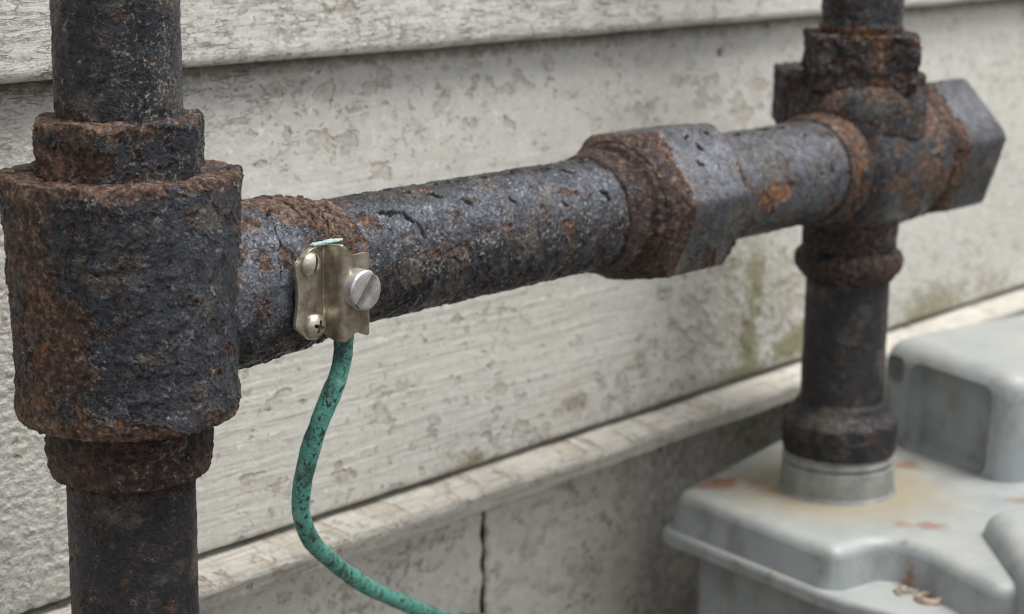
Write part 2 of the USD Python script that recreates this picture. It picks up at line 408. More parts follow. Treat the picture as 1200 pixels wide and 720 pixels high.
def fitting(origin, axis, profile, ds=.0004, dth=None, blur=.0012, poly=None, bias=0.0, light=0.45, tone=0.5, orange=0.15, fleck=0.3,
            lump=.00035, terr=None, thick=.00030, rough=.00055, prough=.00014, scale=6.0, seed=1, cracks=(), extra=None, ovality=0.0):
    """A turned or forged piece with its rust and paint as relief. bias, light, tone ... may be functions of (s in mm along the axis, angle in degrees, P)."""
    al, d0, d1 = axis_frame(axis)
    q = resample(profile, ds, blur)
    rmax = q[:, 1].max()
    n = int(2 * math.pi * rmax / (dth or ds))
    th = np.arange(n) * 2 * math.pi / n
    Sg, TH = np.meshgrid(q[:, 0], th, indexing='ij')
    R = np.repeat(q[:, 1:2], n, 1)
    if poly:
        R = np.minimum(R, np.where(R > 0, polygon_radius(TH, *poly), R))
    if ovality:
        R = R * (1 + ovality * np.cos(2 * TH + seed))
    V = np.asarray(origin) + Sg[..., None] * al + (R * np.cos(TH))[..., None] * d0 + (R * np.sin(TH))[..., None] * d1
    V = V.reshape(-1, 3)
    F = grid_faces(len(q), n, True)
    N = vnormals(V, F)
    rad = (np.cos(TH)[..., None] * d0 + np.sin(TH)[..., None] * d1).reshape(-1, 3)
    if (N * rad).sum(1).mean() < 0:
        F, N = F[:, ::-1], -N
    s_mm, deg = (Sg * 1000).ravel(), (np.degrees(TH).ravel() + 180) % 360 - 180
    ev = lambda x: np.broadcast_to(np.asarray(x(s_mm, deg, V) if callable(x) else x, float), len(V))
    m = 0.5 + 1.0 * nz(V, scale, 4, seed) + ev(bias)
    e = m - 0.5
    paint = sstep(e, -.03, .04)
    d = ev(lump) * nz(V, 9, 3, seed + 40)
    lip = np.exp(-((e - .035) / .035) ** 2) * (0.4 + 0.6 * noise((V @ ROT.T) * 300, seed + 3))
    d = d + paint * thick + lip * thick * 0.9
    t1, t2 = nz(V, 6.0, 5, seed + 71), nz(V, 4.0, 4, seed + 83)
    d = d + (ev(rough) * (0.30 + 0.25 * paint) if terr is None else terr) * (sstep(t1, -.03, .04) + .7 * sstep(t2, .0, .06) - .8 + .45 * np.exp(-((t1 - .05) / .04) ** 2) + .35 * np.exp(-((t2 - .07) / .04) ** 2))
    rim = np.maximum(np.exp(-((t1 - .045) / .030) ** 2), .8 * np.exp(-((t2 - .065) / .030) ** 2))
    gap = np.maximum(np.exp(-((t1 + .035) / .022) ** 2), .8 * np.exp(-((t2 + .005) / .022) ** 2))
    d = d + (1 - paint) * ev(rough) * (nz(V, 2.6, 4, seed + 11) - 0.25) + paint * 1.6 * prough * nz(V, 1.8, 3, seed + 17)
    crack = np.zeros(len(V))
    rl = rmax * 1000
    for (cx, cdeg, length, tilt, w) in cracks:
        u = s_mm - cx
        v = (deg - cdeg) * math.pi / 180 * rl
        near_ = (np.abs(u) < length) & (np.abs(v) < length)
        uu, vv = u[near_], v[near_]
        ca, sa = math.cos(math.radians(tilt)), math.sin(math.radians(tilt))
        a, b = uu * ca + vv * sa, -uu * sa + vv * ca
        b = b - 0.8 * (noise(np.stack([a * 0.45, a * 0 + cx, a * 0 + cdeg], 1), 5) - .5) * 2
        taper = np.clip(1 - (np.abs(a) / (length / 2)) ** 2, 0, 1)
        c = np.exp(-(b / (2.0 * w * np.sqrt(taper) + 1e-3)) ** 4) * (taper > 0) * np.minimum(1, taper * 3)
        crack[near_] = np.maximum(crack[near_], c)
        lipc = np.exp(-((b - w * 2.6) / 0.9) ** 2) * taper
        d[near_] += -c * .0009 + lipc * .0007
    if extra:
        d = d + extra(s_mm, deg, V)
    V2 = V + N * d[:, None]
    wear = np.stack([np.clip(m, -1, 2), np.clip(crack * 1.5, 0, 1), ev(light)], 1)
    tn = np.stack([ev(tone), ev(orange), ev(fleck)], 1)
    return (V2, F), {'wear': wear, 'tone': tn, 'flake': np.stack([rim, gap, paint], 1)}


def build(name, mat, parent, *a, label=None, **k):
    mesh, attrs = fitting(*a, **k)
    return part(name, mesh, mat, parent, attrs=attrs, label=label)


def bell(x, c, w):
    return np.exp(-((x - c) / w) ** 2)


def box(lo, hi):
    lo, hi = np.array(lo, float), np.array(hi, float)
    return trimesh.creation.box(hi - lo, trimesh.transformations.translation_matrix((lo + hi) / 2))


# ------------------------------------------------------------------ the ground
gx = np.r_[-200, -60, -20, -8, np.linspace(-3, 3, 61), 8, 20, 60, 200]
X, Y = np.meshgrid(gx, gx, indexing='ij')
Z = -0.56 + 0.012 * (fbm(np.stack([X * 3, Y * 3, X * 0], -1), 3, 4) - .5)
gm = usdkit.mesh(stage, '/World/ground', (np.stack([X, Y, Z], -1).reshape(-1, 3), grid_faces(len(gx), len(gx), False)), SOIL, smooth=True)
keys(gm.GetPrim(), 'brown gravelly soil at the foot of the wall', kind='structure')

# ------------------------------------------------------------------ the wall
WALL = thing('clapboard_wall', 'weathered off-white wooden clapboard wall with peeling paint behind the pipes', 'wall', (0.4, 0.115, -0.56))


def lin(*spans):
    out = []
    for a, b, st in spans:
        out.append(np.arange(a, b, st))
    return np.concatenate(out + [[spans[-1][1]]])


XS = lin((-0.8, -.03, .02), (-.03, .36, .0007), (.36, 1.0, .0012), (1.0, 2.4, .03))


def plank(profile, xs, mat, name, seed, patches=(), greens=(), fld=None, label=None, wob=.0006, peel0=-0.42, ridge=1.0, dirt_shade=None, ali=None, coarse=None, gouge=None, grain_=None):
    """A board that runs along the wall; profile: rows (Y, Z) from the top back edge over the face to the bottom back edge."""
    pr = np.array(profile)
    Xg, I = np.meshgrid(xs, np.arange(len(pr)), indexing='ij')
    V = np.stack([Xg, pr[I, 0], pr[I, 1]], -1).reshape(-1, 3)
    F = grid_faces(len(xs), len(pr), False)
    N = vnormals(V, F)
    if N[:, 1].mean() > 0:
        F, N = F[:, ::-1], -N
    x, z = V[:, 0], V[:, 2]
    Q = V * [1, .0, 1]
    m = peel0 + 0.5 + 0.75 * (fbm(Q * 150, 4, seed) - .5) * 2
    grow = np.zeros(len(V))
    for (px, pz, rx, rz, a) in patches:
        b = np.exp(-((x - px / 1000) / (rx * .00085 + .0008)) ** 2 - ((z - pz / 1000) / (rz * .00085 + .0008)) ** 2)
        grow = np.maximum(grow, a * b)
    m = m + grow * (0.42 + 0.75 * (fbm(Q * 260, 3, seed + 9)))
    green = np.zeros(len(V))
    for (px, pz, rx, rz, a) in greens:
        green = np.maximum(green, a * np.exp(-((x - px / 1000) / (rx * .0013)) ** 2 - ((z - pz / 1000) / (rz * .0013)) ** 2))
    dz = dirt_shade(x, z) if dirt_shade else np.zeros(len(V))
    al_ = ali(x, z) if ali else np.full(len(V), .3)
    co = coarse(x, z) if coarse else np.full(len(V), .25)
    e = m - .5
    peeled = sstep(e, -.02, .04)
    # brush and grain ridges along the board
    rd = fbm(np.stack([x * 22, x * 0, z * 330 + 1.5 * fbm(np.stack([x * 15, x * 0, z * 40], 1), 2, 3)], 1), 3, seed + 5) - .5
    gr = grain_(x, z) if grain_ else np.ones(len(V))
    d = wob * (fbm(Q * 14, 3, seed + 2) - .5) * 2 + gr * ridge * .00042 * rd
    d = d - peeled * .00022 + np.exp(-((e + .03) / .03) ** 2) * .00016
    d = d + co * .0009 * (fbm(Q * 420, 3, seed + 7) - .5)
    if gouge is not None:
        d = d + gouge(x, z)
    V2 = V + N * d[:, None]
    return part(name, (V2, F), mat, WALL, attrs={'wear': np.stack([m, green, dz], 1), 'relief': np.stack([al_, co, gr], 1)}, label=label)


def lap_profile(zb, zt, yb, yt, th, step, r=.004):
    """a tapered board: back top, face, rounded nose, underside"""
    rows = [(yt + .004, zt), (yt, zt - .0015)]
    n = max(int((zt - zb) / step), 4)
    for t in np.linspace(0, 1, n)[1:]:
        z = zt - .0015 + (zb + r - zt + .0015) * t
        rows.append((yt + (yb - yt) * (zt - z) / (zt - zb), z))
    y0 = rows[-1][0]
    for a in np.linspace(0, math.pi / 2, 9)[1:]:
        rows.append((y0 + r * (1 - math.cos(a)), zb + r - r * math.sin(a)))
    rows.append((y0 + th, zb + .0006))
    rows.append((y0 + th, zb + .02))
    return rows


B2 = ((163,48,8,4,0.6),(192,48,8,8,0.8),(188,27,10,9,0.8),(202,26,6,11,0.7),(219,9,13,5,0.8),(228,51,11,8,0.6),(217,49,6,5,0.6),(288,60,7,12,0.5),(288,40,7,12,0.6),(316,44,13,10,0.6),(342,49,6,8,0.5),(386,48,13,8,0.7),(448,36,8,5,0.8),(474,28,18,11,0.9),(424,22,14,5,0.7),(508,14,15,12,0.8),(285,24,9,8,0.5),(316,26,9,6,0.5),(264,38,9,6,0.5),(528,27,11,15,0.7),(156,32,17,7,0.4),(303,-73,4,9,0.7),(287,-86,5,4,0.7),(300,-107,9,5,0.7),(313,-114,8,3,0.6),(357,-126,8,7,0.9),(340,-130,8,5,0.8),(375,-120,7,5,0.6),(397,-125,10,10,0.9),(413,-115,7,9,0.8),(424,-105,6,8,0.8),(386,-131,12,5,0.8),(451,-132,14,5,0.7),(313,-130,7,6,0.7),(291,-130,10,6,0.8),(275,-135,11,4,0.9),(251,-119,4,4,0.6),(191,-126,8,6,0.7),(134,-115,11,3,0.7),(152,-83,7,4,0.6),(270,-67,5,3,0.5),(225,-140,12,6,0.5),(245,-135,12,6,0.6),(330,-134,7,9,0.6),(440,-84,10,19,0.6),(465,-103,24,22,0.75),(507,-95,30,36,0.8),(561,-103,26,34,0.75))
GREEN = ((500,-75,34,48,.42),(470,-120,40,16,.40),(545,-100,30,40,.45),(610,-110,40,30,.40),(524,-87,12,27,0.7),(515,-122,11,20,0.8),(556,-131,16,7,.95),(568,-128,16,10,0.8),(459,-131,15,6,0.5),(510,-139,19,7,0.8),(278,-138,9,4,0.6),(731,-137,45,17,0.7),(818,-135,28,12,0.5),(357,-126,11,6,0.5),(411,-117,11,9,0.4),(522,-67,15,20,0.5))
B1 = ((192,83,9,5,0.8),(200,79,4,2,0.8),(313,80,12,4,0.7),(366,78,13,3,0.7),(277,79,12,3,0.5))

nail = lambda x, z: -.0022 * np.exp(-(((x - .4912) / .0032) ** 2 + ((z - .0469) / .0032) ** 2) ** 2)
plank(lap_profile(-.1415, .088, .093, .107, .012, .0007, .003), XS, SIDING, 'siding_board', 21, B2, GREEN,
      dirt_shade=lambda x, z: .52 * sstep(z, -.122, -.1425) + .18 * sstep(z, .03, .055) + .75 * sstep(z, .050, .066) + .28 * bell(x, .50, .10) * sstep(z, .02, -.13) + .9 * np.exp(-(((x - .4912) / .0026) ** 2 + ((z - .0469) / .0030) ** 2) ** 2),  # the band at the top edge is lap shade painted into the colour
      ali=lambda x, z: .34 + .20 * sstep(z, .01, .06) * sstep(x, .3, .1),
      coarse=lambda x, z: np.clip(.10 + 1.15 * sstep(x, .085, .045) + .55 * sstep(x, .42, .5) * sstep(z, .0, -.06) + .35 * sstep(x, .2, .1) * sstep(z, 0, .04), 0, 1.4), ridge=1.0, gouge=nail, grain_=lambda x, z: .22 + .9 * sstep(z, .03, -.03) * sstep(x, .52, .36))
top_profile = lap_profile(.0645, .290, .093, .107, .012, .0009, .0045)
plank(top_profile, XS, SIDING, 'siding_board', 33, B1, (), ali=lambda x, z: .62 - .25 * sstep(x, .3, .6), coarse=lambda x, z: np.full(len(x), .18),
      dirt_shade=lambda x, z: .22 * sstep(x, .15, .5) * bell(z, .08, .01), ridge=0.8, wob=.0009)
XC = np.arange(-.8, 2.41, .02)
for k in range(4):
    plank(lap_profile(.0645 + .207 * (k + 1), .290 + .207 * (k + 1), .093, .107, .012, .01, .0045), XC, SIDING, 'siding_board', 50 + k, ali=lambda x, z: np.full(len(x), .6))
part('sheathing', box((-.8, .131, -.56), (2.4, .15, 1.10)), SHEATH, WALL)

# the sloping trim under the lowest board
tp = [(.122, -.1425), (.104, -.1432)]
for t in np.linspace(0, 1, 26)[1:]:
    tp.append((.104 + (.0795 - .104) * t, -.1432 - .0028 * t))
for a in np.linspace(0, math.pi / 2, 12)[1:]:
    tp.append((.0795 - .0045 * math.sin(a), -.146 - .0045 * (1 - math.cos(a))))
for t in np.linspace(0, 1, 10)[1:]:
    tp.append((.0750 + .0016 * t, -.1505 - .0052 * t))
for a in np.linspace(0, math.pi / 2, 8)[1:]:
    tp.append((.0766 + .0030 * (1 - math.cos(a)), -.1557 - .0030 * math.sin(a)))
for t in np.linspace(0, 1, 12)[1:]:
    tp.append((.0796 + .042 * t, -.1587 + .0004 * t))
plank(tp, XS, TRIM, 'trim_board', 61, ((150, -144.5, 20, 6, .5), (205, -145, 9, 4, .5), (262, -144.5, 26, 6, .5), (345, -144, 14, 5, .5), (455, -144.5, 24, 6, .5)), GREEN[:0],
      ali=lambda x, z: np.full(len(x), .25), coarse=lambda x, z: np.full(len(x), .8), ridge=1.8, wob=.0012, peel0=-.30,
      dirt_shade=lambda x, z: .35 * sstep(z, -.1455, -.1432) + .30 * sstep(z, -.148, -.153))

# skirting boards below, butted side by side
LOW = ((436,-205,13,19,1.0),(440,-186,10,10,0.8),(345,-202,11,13,0.5),(249,-188,19,5,0.5),(368,-194,11,11,0.5),(326,-219,9,15,0.5),(399,-239,14,14,0.3))
seams = [-.8, -.42, -.14, .06, .3160, .60, .80, 1.05, 1.4, 1.9, 2.4]
for a, b in zip(seams[:-1], seams[1:]):
    st = .0011 if .0 < b < .62 else .006
    ga, gb = .0014, .0014
    xs = np.arange(a + ga, b - gb, st)
    prf = [(.1290, -.150)] + [(.1190, z) for z in np.arange(-.152, -.30, -.0012 if st < .002 else -.006)] + [(.1190, z) for z in np.arange(-.30, -.571, -.02)]
    w = lambda x, z, a=a, b=b: -.0030 * (sstep(x, a + .0022 + .0065 * noise(np.stack([x * 0, x * 0 + 7, z * 140], 1), 3), a + .0008) + sstep(x, b - .0022 - .0065 * noise(np.stack([x * 0, x * 0 + 9, z * 120], 1), 4), b - .0008))
    plank(prf, xs, SKIRT, 'skirting_board', 70 + int(a * 10), LOW, ((560, -190, 60, 40, .5),), ridge=.6, peel0=-.24, ali=lambda x, z: np.full(len(x), .25), coarse=lambda x, z: np.full(len(x), .5), gouge=w,
          dirt_shade=lambda x, z, a=a, b=b: .45 * sstep(z, -.175, -.16) + .9 * (bell(x, a, .004) + bell(x, b, .004)) + .55 * sstep(x, .40, .47))  # painted shade under the trim and, with dirt, by the meter; grime at joints

# ------------------------------------------------------------------ the gas piping
PIPE = thing('gas_piping', 'thick rusty black iron pipes with tees and union nut in front of the wall', 'pipe', (0.0, 0.0, -0.56))
L, RX = (0, 0, 0), (.4639, 0, 0)
H = (0, 0, 0)

build('riser_pipe', IRON, PIPE, L, 'left', [(.045, .0205), (.125, .0205)], blur=0, seed=3, scale=7, terr=.00009, lump=.0002, thick=.00016, prough=.00010,
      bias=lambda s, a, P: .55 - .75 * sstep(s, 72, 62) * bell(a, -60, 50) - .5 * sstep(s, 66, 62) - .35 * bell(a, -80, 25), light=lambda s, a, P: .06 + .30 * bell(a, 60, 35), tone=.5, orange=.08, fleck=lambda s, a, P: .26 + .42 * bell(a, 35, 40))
build('riser_pipe', IRON_SMOOTH, PIPE, L, 'left', [(.125, .0205), (.70, .0205)], ds=.002, blur=0, seed=3, scale=7, bias=.5, light=.2)
build('hex_bushing', IRON, PIPE, L, 'left', [(.042, .0), (.042, .0255), (.0465, .0288), (.0605, .0288), (.0635, .0262), (.0635, .0150)], poly=(6, .0258, 22, .0016), seed=8, scale=5, terr=.00026, lump=.0006, rough=.0005, thick=.00045,
      bias=lambda s, a, P: .16 - .42 * sstep(a, 5, -35) - .30 * sstep(s, 59, 63) + .20 * bell(a, 45, 30), light=.22, tone=lambda s, a, P: .48 + .10 * bell(a, -45, 40) + .16 * sstep(s, 58, 63), orange=lambda s, a, P: .10 + .08 * bell(a, -50, 30), fleck=.22,
      extra=lambda s, a, P: .0010 * bell(s, 63, 3) * nz(P, 5, 3, 77))
tee = build('tee_fitting', IRON, PIPE, L, 'left', [(.0450, .0180), (.0452, .0383), (.0400, .0387), (.0220, .0381), (-.0260, .0366), (-.0330, .0374), (-.0372, .0364), (-.0378, .0200)], blur=.0011, seed=13, scale=7, terr=.00024, lump=.00030, thick=.00032, rough=.00045, prough=.00026,
      bias=lambda s, a, P: .30 - .62 * sstep(s, 39, 44) - .62 * sstep(s, -25, -36) - .50 * sstep(a, -12, -48) - .42 * bell(a, -30, 10) * bell(s, -8, 16) - .22 * bell(a, -48, 8) + .15 * bell(a, 30, 40),
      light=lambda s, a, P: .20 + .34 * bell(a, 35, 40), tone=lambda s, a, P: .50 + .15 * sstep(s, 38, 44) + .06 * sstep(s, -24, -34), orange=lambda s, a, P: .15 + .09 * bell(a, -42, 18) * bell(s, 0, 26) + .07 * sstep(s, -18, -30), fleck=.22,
      extra=lambda s, a, P: .0009 * nz(P, 7, 2, 99) * bell(s, 44, 3) + .0012 * bell(s, 43.5, 2.2) * bell(np.abs(a), 92, 9))
build('branch', IRON_PIPE, tee, H, 'x', [(.015, .0296), (.046, .0296), (.062, .0284), (.076, .0272), (.083, .0255), (.092, .0242)], blur=.003, seed=17, scale=7, terr=.00022, lump=.0005, thick=.00040, rough=.0005, prough=.00028,
      bias=lambda s, a, P: .26 - .60 * bell(a, 84, 28) - .55 * sstep(s, 62, 72) * bell(a, 40, 50) - .35 * bell(a, -75, 30), light=lambda s, a, P: .30 + .50 * bell(a, 28, 34) * sstep(s, 70, 55) - .3 * sstep(a, -15, -50), tone=lambda s, a, P: .50 + .2 * bell(a, 70, 30), orange=lambda s, a, P: .05 + .26 * bell(s, 75, 6) * bell(a, 45, 25), fleck=lambda s, a, P: .25 + .35 * bell(a, -20, 35),  # light: sky light painted on the upper front, shade on the underside
      cracks=((65.5, 62, 24, 82, .26), (71, 60, 24, 80, .28), (76.5, 62, 22, 80, .25), (82.5, 60, 18, 80, .22), (48, 42, 14, 70, .30), (52, 62, 10, 40, .3), (44, 20, 9, 80, .3)),
      extra=lambda s, a, P: .0008 * np.sin((s + a * .012) / 4.2 * 2 * math.pi) * sstep(s, 62, 68) * sstep(s, 92, 82) * sstep(a, -20, 30))
build('reducing_collar', IRON, PIPE, L, 'left', [(-.036, .0279), (-.0500, .0281), (-.0575, .0268), (-.0592, .0210)], seed=23, scale=5, terr=.00018, lump=.0004, thick=.0003, rough=.0006,
      bias=lambda s, a, P: -.42 + .15 * sstep(s, -42, -38), light=.1, tone=.44, orange=.02, fleck=.12)
build('riser_pipe', IRON_SMOOTH, PIPE, L, 'left', [(-.055, .0216), (-.125, .0216)], blur=0, seed=29, scale=6, terr=.00008, lump=.0002, thick=.00014, prough=.00016,
      bias=lambda s, a, P: .55 - .5 * sstep(s, -66, -60) - .30 * bell(a, -70, 30) - .28 * bell(a, 76, 16), light=.34, tone=.42, orange=.12, fleck=.30)
build('riser_pipe', IRON_SMOOTH, PIPE, L, 'left', [(-.125, .0216), (-.57, .0216)], ds=.002, blur=0, seed=29, scale=6, bias=.4, light=.3)

CR = ((110, 53, 10, -20, .55), (117, 45, 9, -50, .5), (121, 30, 8, -75, .35), (152, 50, 6, -60, .45), (160, 84, 10, -5, .5), (150, 86, 8, 5, .4), (176, 84, 9, 0, .5), (211, 78, 11, -5, .55), (220, 67, 9, -40, .5), (232, 31, 7, -65, .6), (244, 65, 8, -30, .5), (255, 61, 7, -35, .5), (240, 6, 7, 80, .5), (176, 43, 5, -60, .3), (195, 86, 10, 0, .5), (238, 82, 9, -10, .5), (130, 78, 9, -20, .35), (140, 66, 8, -30, .35), (205, 30, 5, -60, .35), (255, 32, 6, -75, .4))
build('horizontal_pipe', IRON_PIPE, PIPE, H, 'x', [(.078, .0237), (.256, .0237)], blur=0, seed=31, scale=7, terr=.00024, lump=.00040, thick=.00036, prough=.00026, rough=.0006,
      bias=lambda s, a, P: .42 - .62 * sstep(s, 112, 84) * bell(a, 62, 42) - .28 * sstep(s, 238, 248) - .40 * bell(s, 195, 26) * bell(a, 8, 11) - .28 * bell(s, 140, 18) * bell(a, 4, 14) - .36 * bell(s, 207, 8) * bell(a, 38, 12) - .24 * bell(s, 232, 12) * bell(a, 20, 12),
      light=lambda s, a, P: .06 + .66 * bell(a, 46, 34) + .12 * sstep(s, 150, 240) * bell(a, 40, 40), tone=.55, orange=lambda s, a, P: .13 + .10 * bell(s, 90, 16) * bell(a, 50, 40) + .12 * bell(a, 14, 18) * bell(s, 205, 50), fleck=lambda s, a, P: .30 + .42 * bell(a, 8, 30), cracks=CR)  # light: sky sheen along the top is painted into the paint tone

union = build('union_nut', IRON_GREY, PIPE, H, 'x', [(.262, .0250), (.2632, .0300), (.2745, .0372), (.3150, .0372), (.3195, .0340), (.3200, .0220)], ds=.00042, blur=.0006, poly=(6, .0318, 38, .0006), seed=37, scale=9, lump=.00020, terr=.00010, thick=.00032, prough=.00010, rough=.0008,
      bias=lambda s, a, P: .52 - 1.25 * sstep(s, 279.5, 273) - .45 * bell(s, 318, 4) - .2 * sstep(a, 5, -20), light=lambda s, a, P: .34 + .60 * bell(a, 40, 26) - .28 * sstep(a, 10, -10), tone=lambda s, a, P: .42, orange=lambda s, a, P: .13 + .16 * bell(s, 278, 5) + .12 * bell(s, 318, 3), fleck=.42,  # light: upper facets painted as lit from above, lower ones as shaded
      cracks=((298, 52, 6, -60, .5), (292, 38, 6, -60, .4), (304, 32, 5, 80, .4), (293, 60, 5, 20, .4), (308, 62, 4, -40, .3)))
build('union_ring', IRON, union, H, 'x', [(.2430, .0225), (.2445, .0256), (.2540, .0272), (.2562, .0252), (.2590, .0250), (.2606, .0284), (.2670, .0300)], ds=.00042, blur=.0008, seed=41, scale=5, terr=.00010, lump=.0003, rough=.00030,
      bias=lambda s, a, P: -.36 + .34 * bell(a, 45, 40) * bell(s, 249, 6), light=.4, tone=.46, orange=lambda s, a, P: .03 + .08 * sstep(a, 20, -40), fleck=.1, label='brown rusted shoulder of the union')

build('horizontal_pipe', IRON_GREY, PIPE, H, 'x', [(.312, .0248), (.432, .0248)], ds=.00045, blur=0, seed=43, scale=8, terr=.00016, lump=.00035, thick=.00032, prough=.00022, rough=.0005,
      bias=lambda s, a, P: .36 - .60 * bell(s, 349, 11) * bell(a, -6, 22) - .35 * bell(s, 366, 7) * bell(a, 6, 16) - .2 * sstep(s, 415, 428) - .25 * bell(a, -60, 30), light=lambda s, a, P: .30 + .40 * bell(a, 45, 38) - .2 * sstep(a, 0, -50), tone=.52, orange=lambda s, a, P: .13 + .28 * bell(s, 355, 16) * bell(a, 2, 24), fleck=.25,  # light: top coloured as sky-lit, underside as in shade
      cracks=((354, 82, 8, 0, .6), (388, 82, 10, 0, .6), (375, 84, 10, -5, .55), (403, 14, 6, 80, .7), (415, 54, 6, -50, .5), (395, 58, 6, 10, .4), (408, 36, 5, 60, .35)))

cross = build('tee_fitting', IRON, PIPE, H, 'x', [(.418, .0210), (.4185, .0268), (.4225, .0284), (.4260, .0262), (.4285, .0287), (.4330, .0294), (.4368, .0268), (.4400, .0325), (.4500, .0362), (.4900, .0366), (.5050, .0350), (.5080, .0200)], ds=.0006, blur=.0012, seed=47, scale=8, terr=.00012, lump=.0005, rough=lambda s, a, P: .00035 + .0011 * sstep(s, 480, 492), thick=.0003,
      bias=lambda s, a, P: .08 - .32 * sstep(s, 440, 424) + .40 * bell(a, 32, 34) * bell(s, 460, 20) - .30 * bell(a, 85, 25) - .3 * sstep(s, 478, 490), light=.42, tone=lambda s, a, P: .54 + .20 * bell(a, 40, 45), orange=lambda s, a, P: .16 + .26 * (bell(s, 426.5, 1.5) + bell(s, 436.5, 1.8)) * bell(a, 20, 70) + .08 * bell(s, 470, 20), fleck=.12)
build('branch', IRON, cross, (.4836, .0176, 0), 'right', [(.0445, .012), (.0445, .0480), (.0415, .0525), (.0190, .0525), (.0160, .047), (.0155, .012)], ds=.0006, blur=.0022, poly=(4, .0367, 8, .0070), seed=53, scale=7, lump=.0008, rough=.0009,
      bias=lambda s, a, P: -.16 + .35 * sstep(a, -30, -70) - .2 * sstep(s, 40, 44), light=.10, tone=.42, orange=.10, fleck=.12)
build('shoulder', IRON, cross, RX, 'right', [(.0150, .0200), (.0152, .0350), (.0300, .0350), (.0375, .0325), (.0415, .0290), (.0418, .012)], ds=.0006, blur=.003, seed=57, scale=7, terr=.00014, lump=.0006, rough=.0006,
      bias=lambda s, a, P: .04 - .2 * sstep(s, 34, 40), light=.25, tone=lambda s, a, P: .50 + .14 * bell(a, 10, 40), orange=lambda s, a, P: .12 + .10 * sstep(s, 36, 41), fleck=.15)
build('plug', IRON_GREY, cross, H, 'x', [(.4940, .0290), (.5060, .0318), (.5170, .0420), (.5520, .0420), (.5555, .0380), (.5560, .0)], ds=.0006, blur=.0005, poly=(6, .0342, 43, .0005), seed=59, scale=9, lump=.0003, terr=.00012, prough=.0001, rough=.0014, thick=.0003,
      bias=lambda s, a, P: .50 - 1.2 * sstep(s, 523, 515), light=lambda s, a, P: .26 + .52 * bell(a, 45, 26) - .18 * sstep(a, 10, -10), tone=.46, orange=lambda s, a, P: .12 + .26 * bell(a, -10, 14) * bell(s, 545, 22) + .1 * bell(s, 515, 8), fleck=.15, label='hexagonal plug screwed into the far end of the tee')  # light: painted top light and underside shade, like the union nut
build('square_bushing', IRON, PIPE, RX, 'right', [(.0385, .012), (.0390, .0350), (.0430, .0370), (.0630, .0370), (.0660, .0340), (.0662, .012)], ds=.0006, blur=.0010, poly=(4, .0262, 8, .0020), seed=61, scale=6, lump=.0009, rough=.0010,
      bias=lambda s, a, P: .02 + .1 * sstep(a, 30, 60) - .4 * bell(a, 22, 12), light=.10, tone=lambda s, a, P: .42 + .22 * bell(a, 22, 14), orange=lambda s, a, P: .12 + .14 * bell(a, 20, 14) + .12 * sstep(s, 58, 66), fleck=.12)
build('riser_pipe', IRON, PIPE, RX, 'right', [(.060, .0200), (.110, .0200)], ds=.0006, blur=0, seed=67, scale=7, lump=.0002, bias=lambda s, a, P: .40 - .7 * sstep(s, 72, 68), light=.22, tone=.5, orange=lambda s, a, P: .12 + .2 * sstep(s, 74, 69), fleck=.2,
      extra=lambda s, a, P: .0012 * bell(s, 69, 2.5))
build('riser_pipe', IRON_SMOOTH, PIPE, RX, 'right', [(.110, .0200), (.70, .0200)], ds=.002, blur=0, seed=67, scale=7, bias=.5, light=.2)
neck = build('tee_neck', IRON, PIPE, RX, 'right', [(-.010, .0240), (-.0445, .0240), (-.0462, .0266), (-.0500, .0278), (-.0540, .0275), (-.0562, .0250), (-.0600, .0225), (-.0605, .018)], ds=.0006, blur=.0014, seed=71, scale=6, lump=.0006, rough=.0007,
      bias=lambda s, a, P: -.02 - .35 * bell(s, -52, 6) + .2 * sstep(a, -10, -50), light=.12, tone=.45, orange=lambda s, a, P: .06 + .12 * sstep(a, 0, 50), fleck=.15)
build('riser_pipe', IRON_SMOOTH, PIPE, RX, 'right', [(-.055, .0213), (-.142, .0215)], ds=.0006, blur=0, seed=73, scale=7, terr=.00010, lump=.00018, prough=.00010,
      bias=lambda s, a, P: .60 - .8 * sstep(s, -66, -60), light=.36, tone=.48, orange=.17, fleck=.24)
build('coupling', IRON_SMOOTH, PIPE, RX, 'right', [(-.1250, .0205), (-.1270, .0236), (-.1305, .0250), (-.1380, .0304), (-.1500, .0304), (-.1538, .0290), (-.1540, .020)], ds=.0006, blur=.0012, poly=(10, .0294, 10, .0008), seed=79, scale=7, terr=.00008, lump=.0003, prough=.00025,
      bias=lambda s, a, P: .50 - .2 * bell(s, -134, 5), light=lambda s, a, P: .16 + .55 * bell(s, -133, 5), tone=.6, orange=.08, fleck=lambda s, a, P: .18 + .35 * bell(s, -134, 5))

# ------------------------------------------------------------------ the ground clamp
CLAMP = thing('ground_clamp', 'tarnished bronze grounding clamp with two screws and a slotted bolt on the rusty pipe', 'clamp', (0.065, -0.024, -0.020))
YB = -.0295


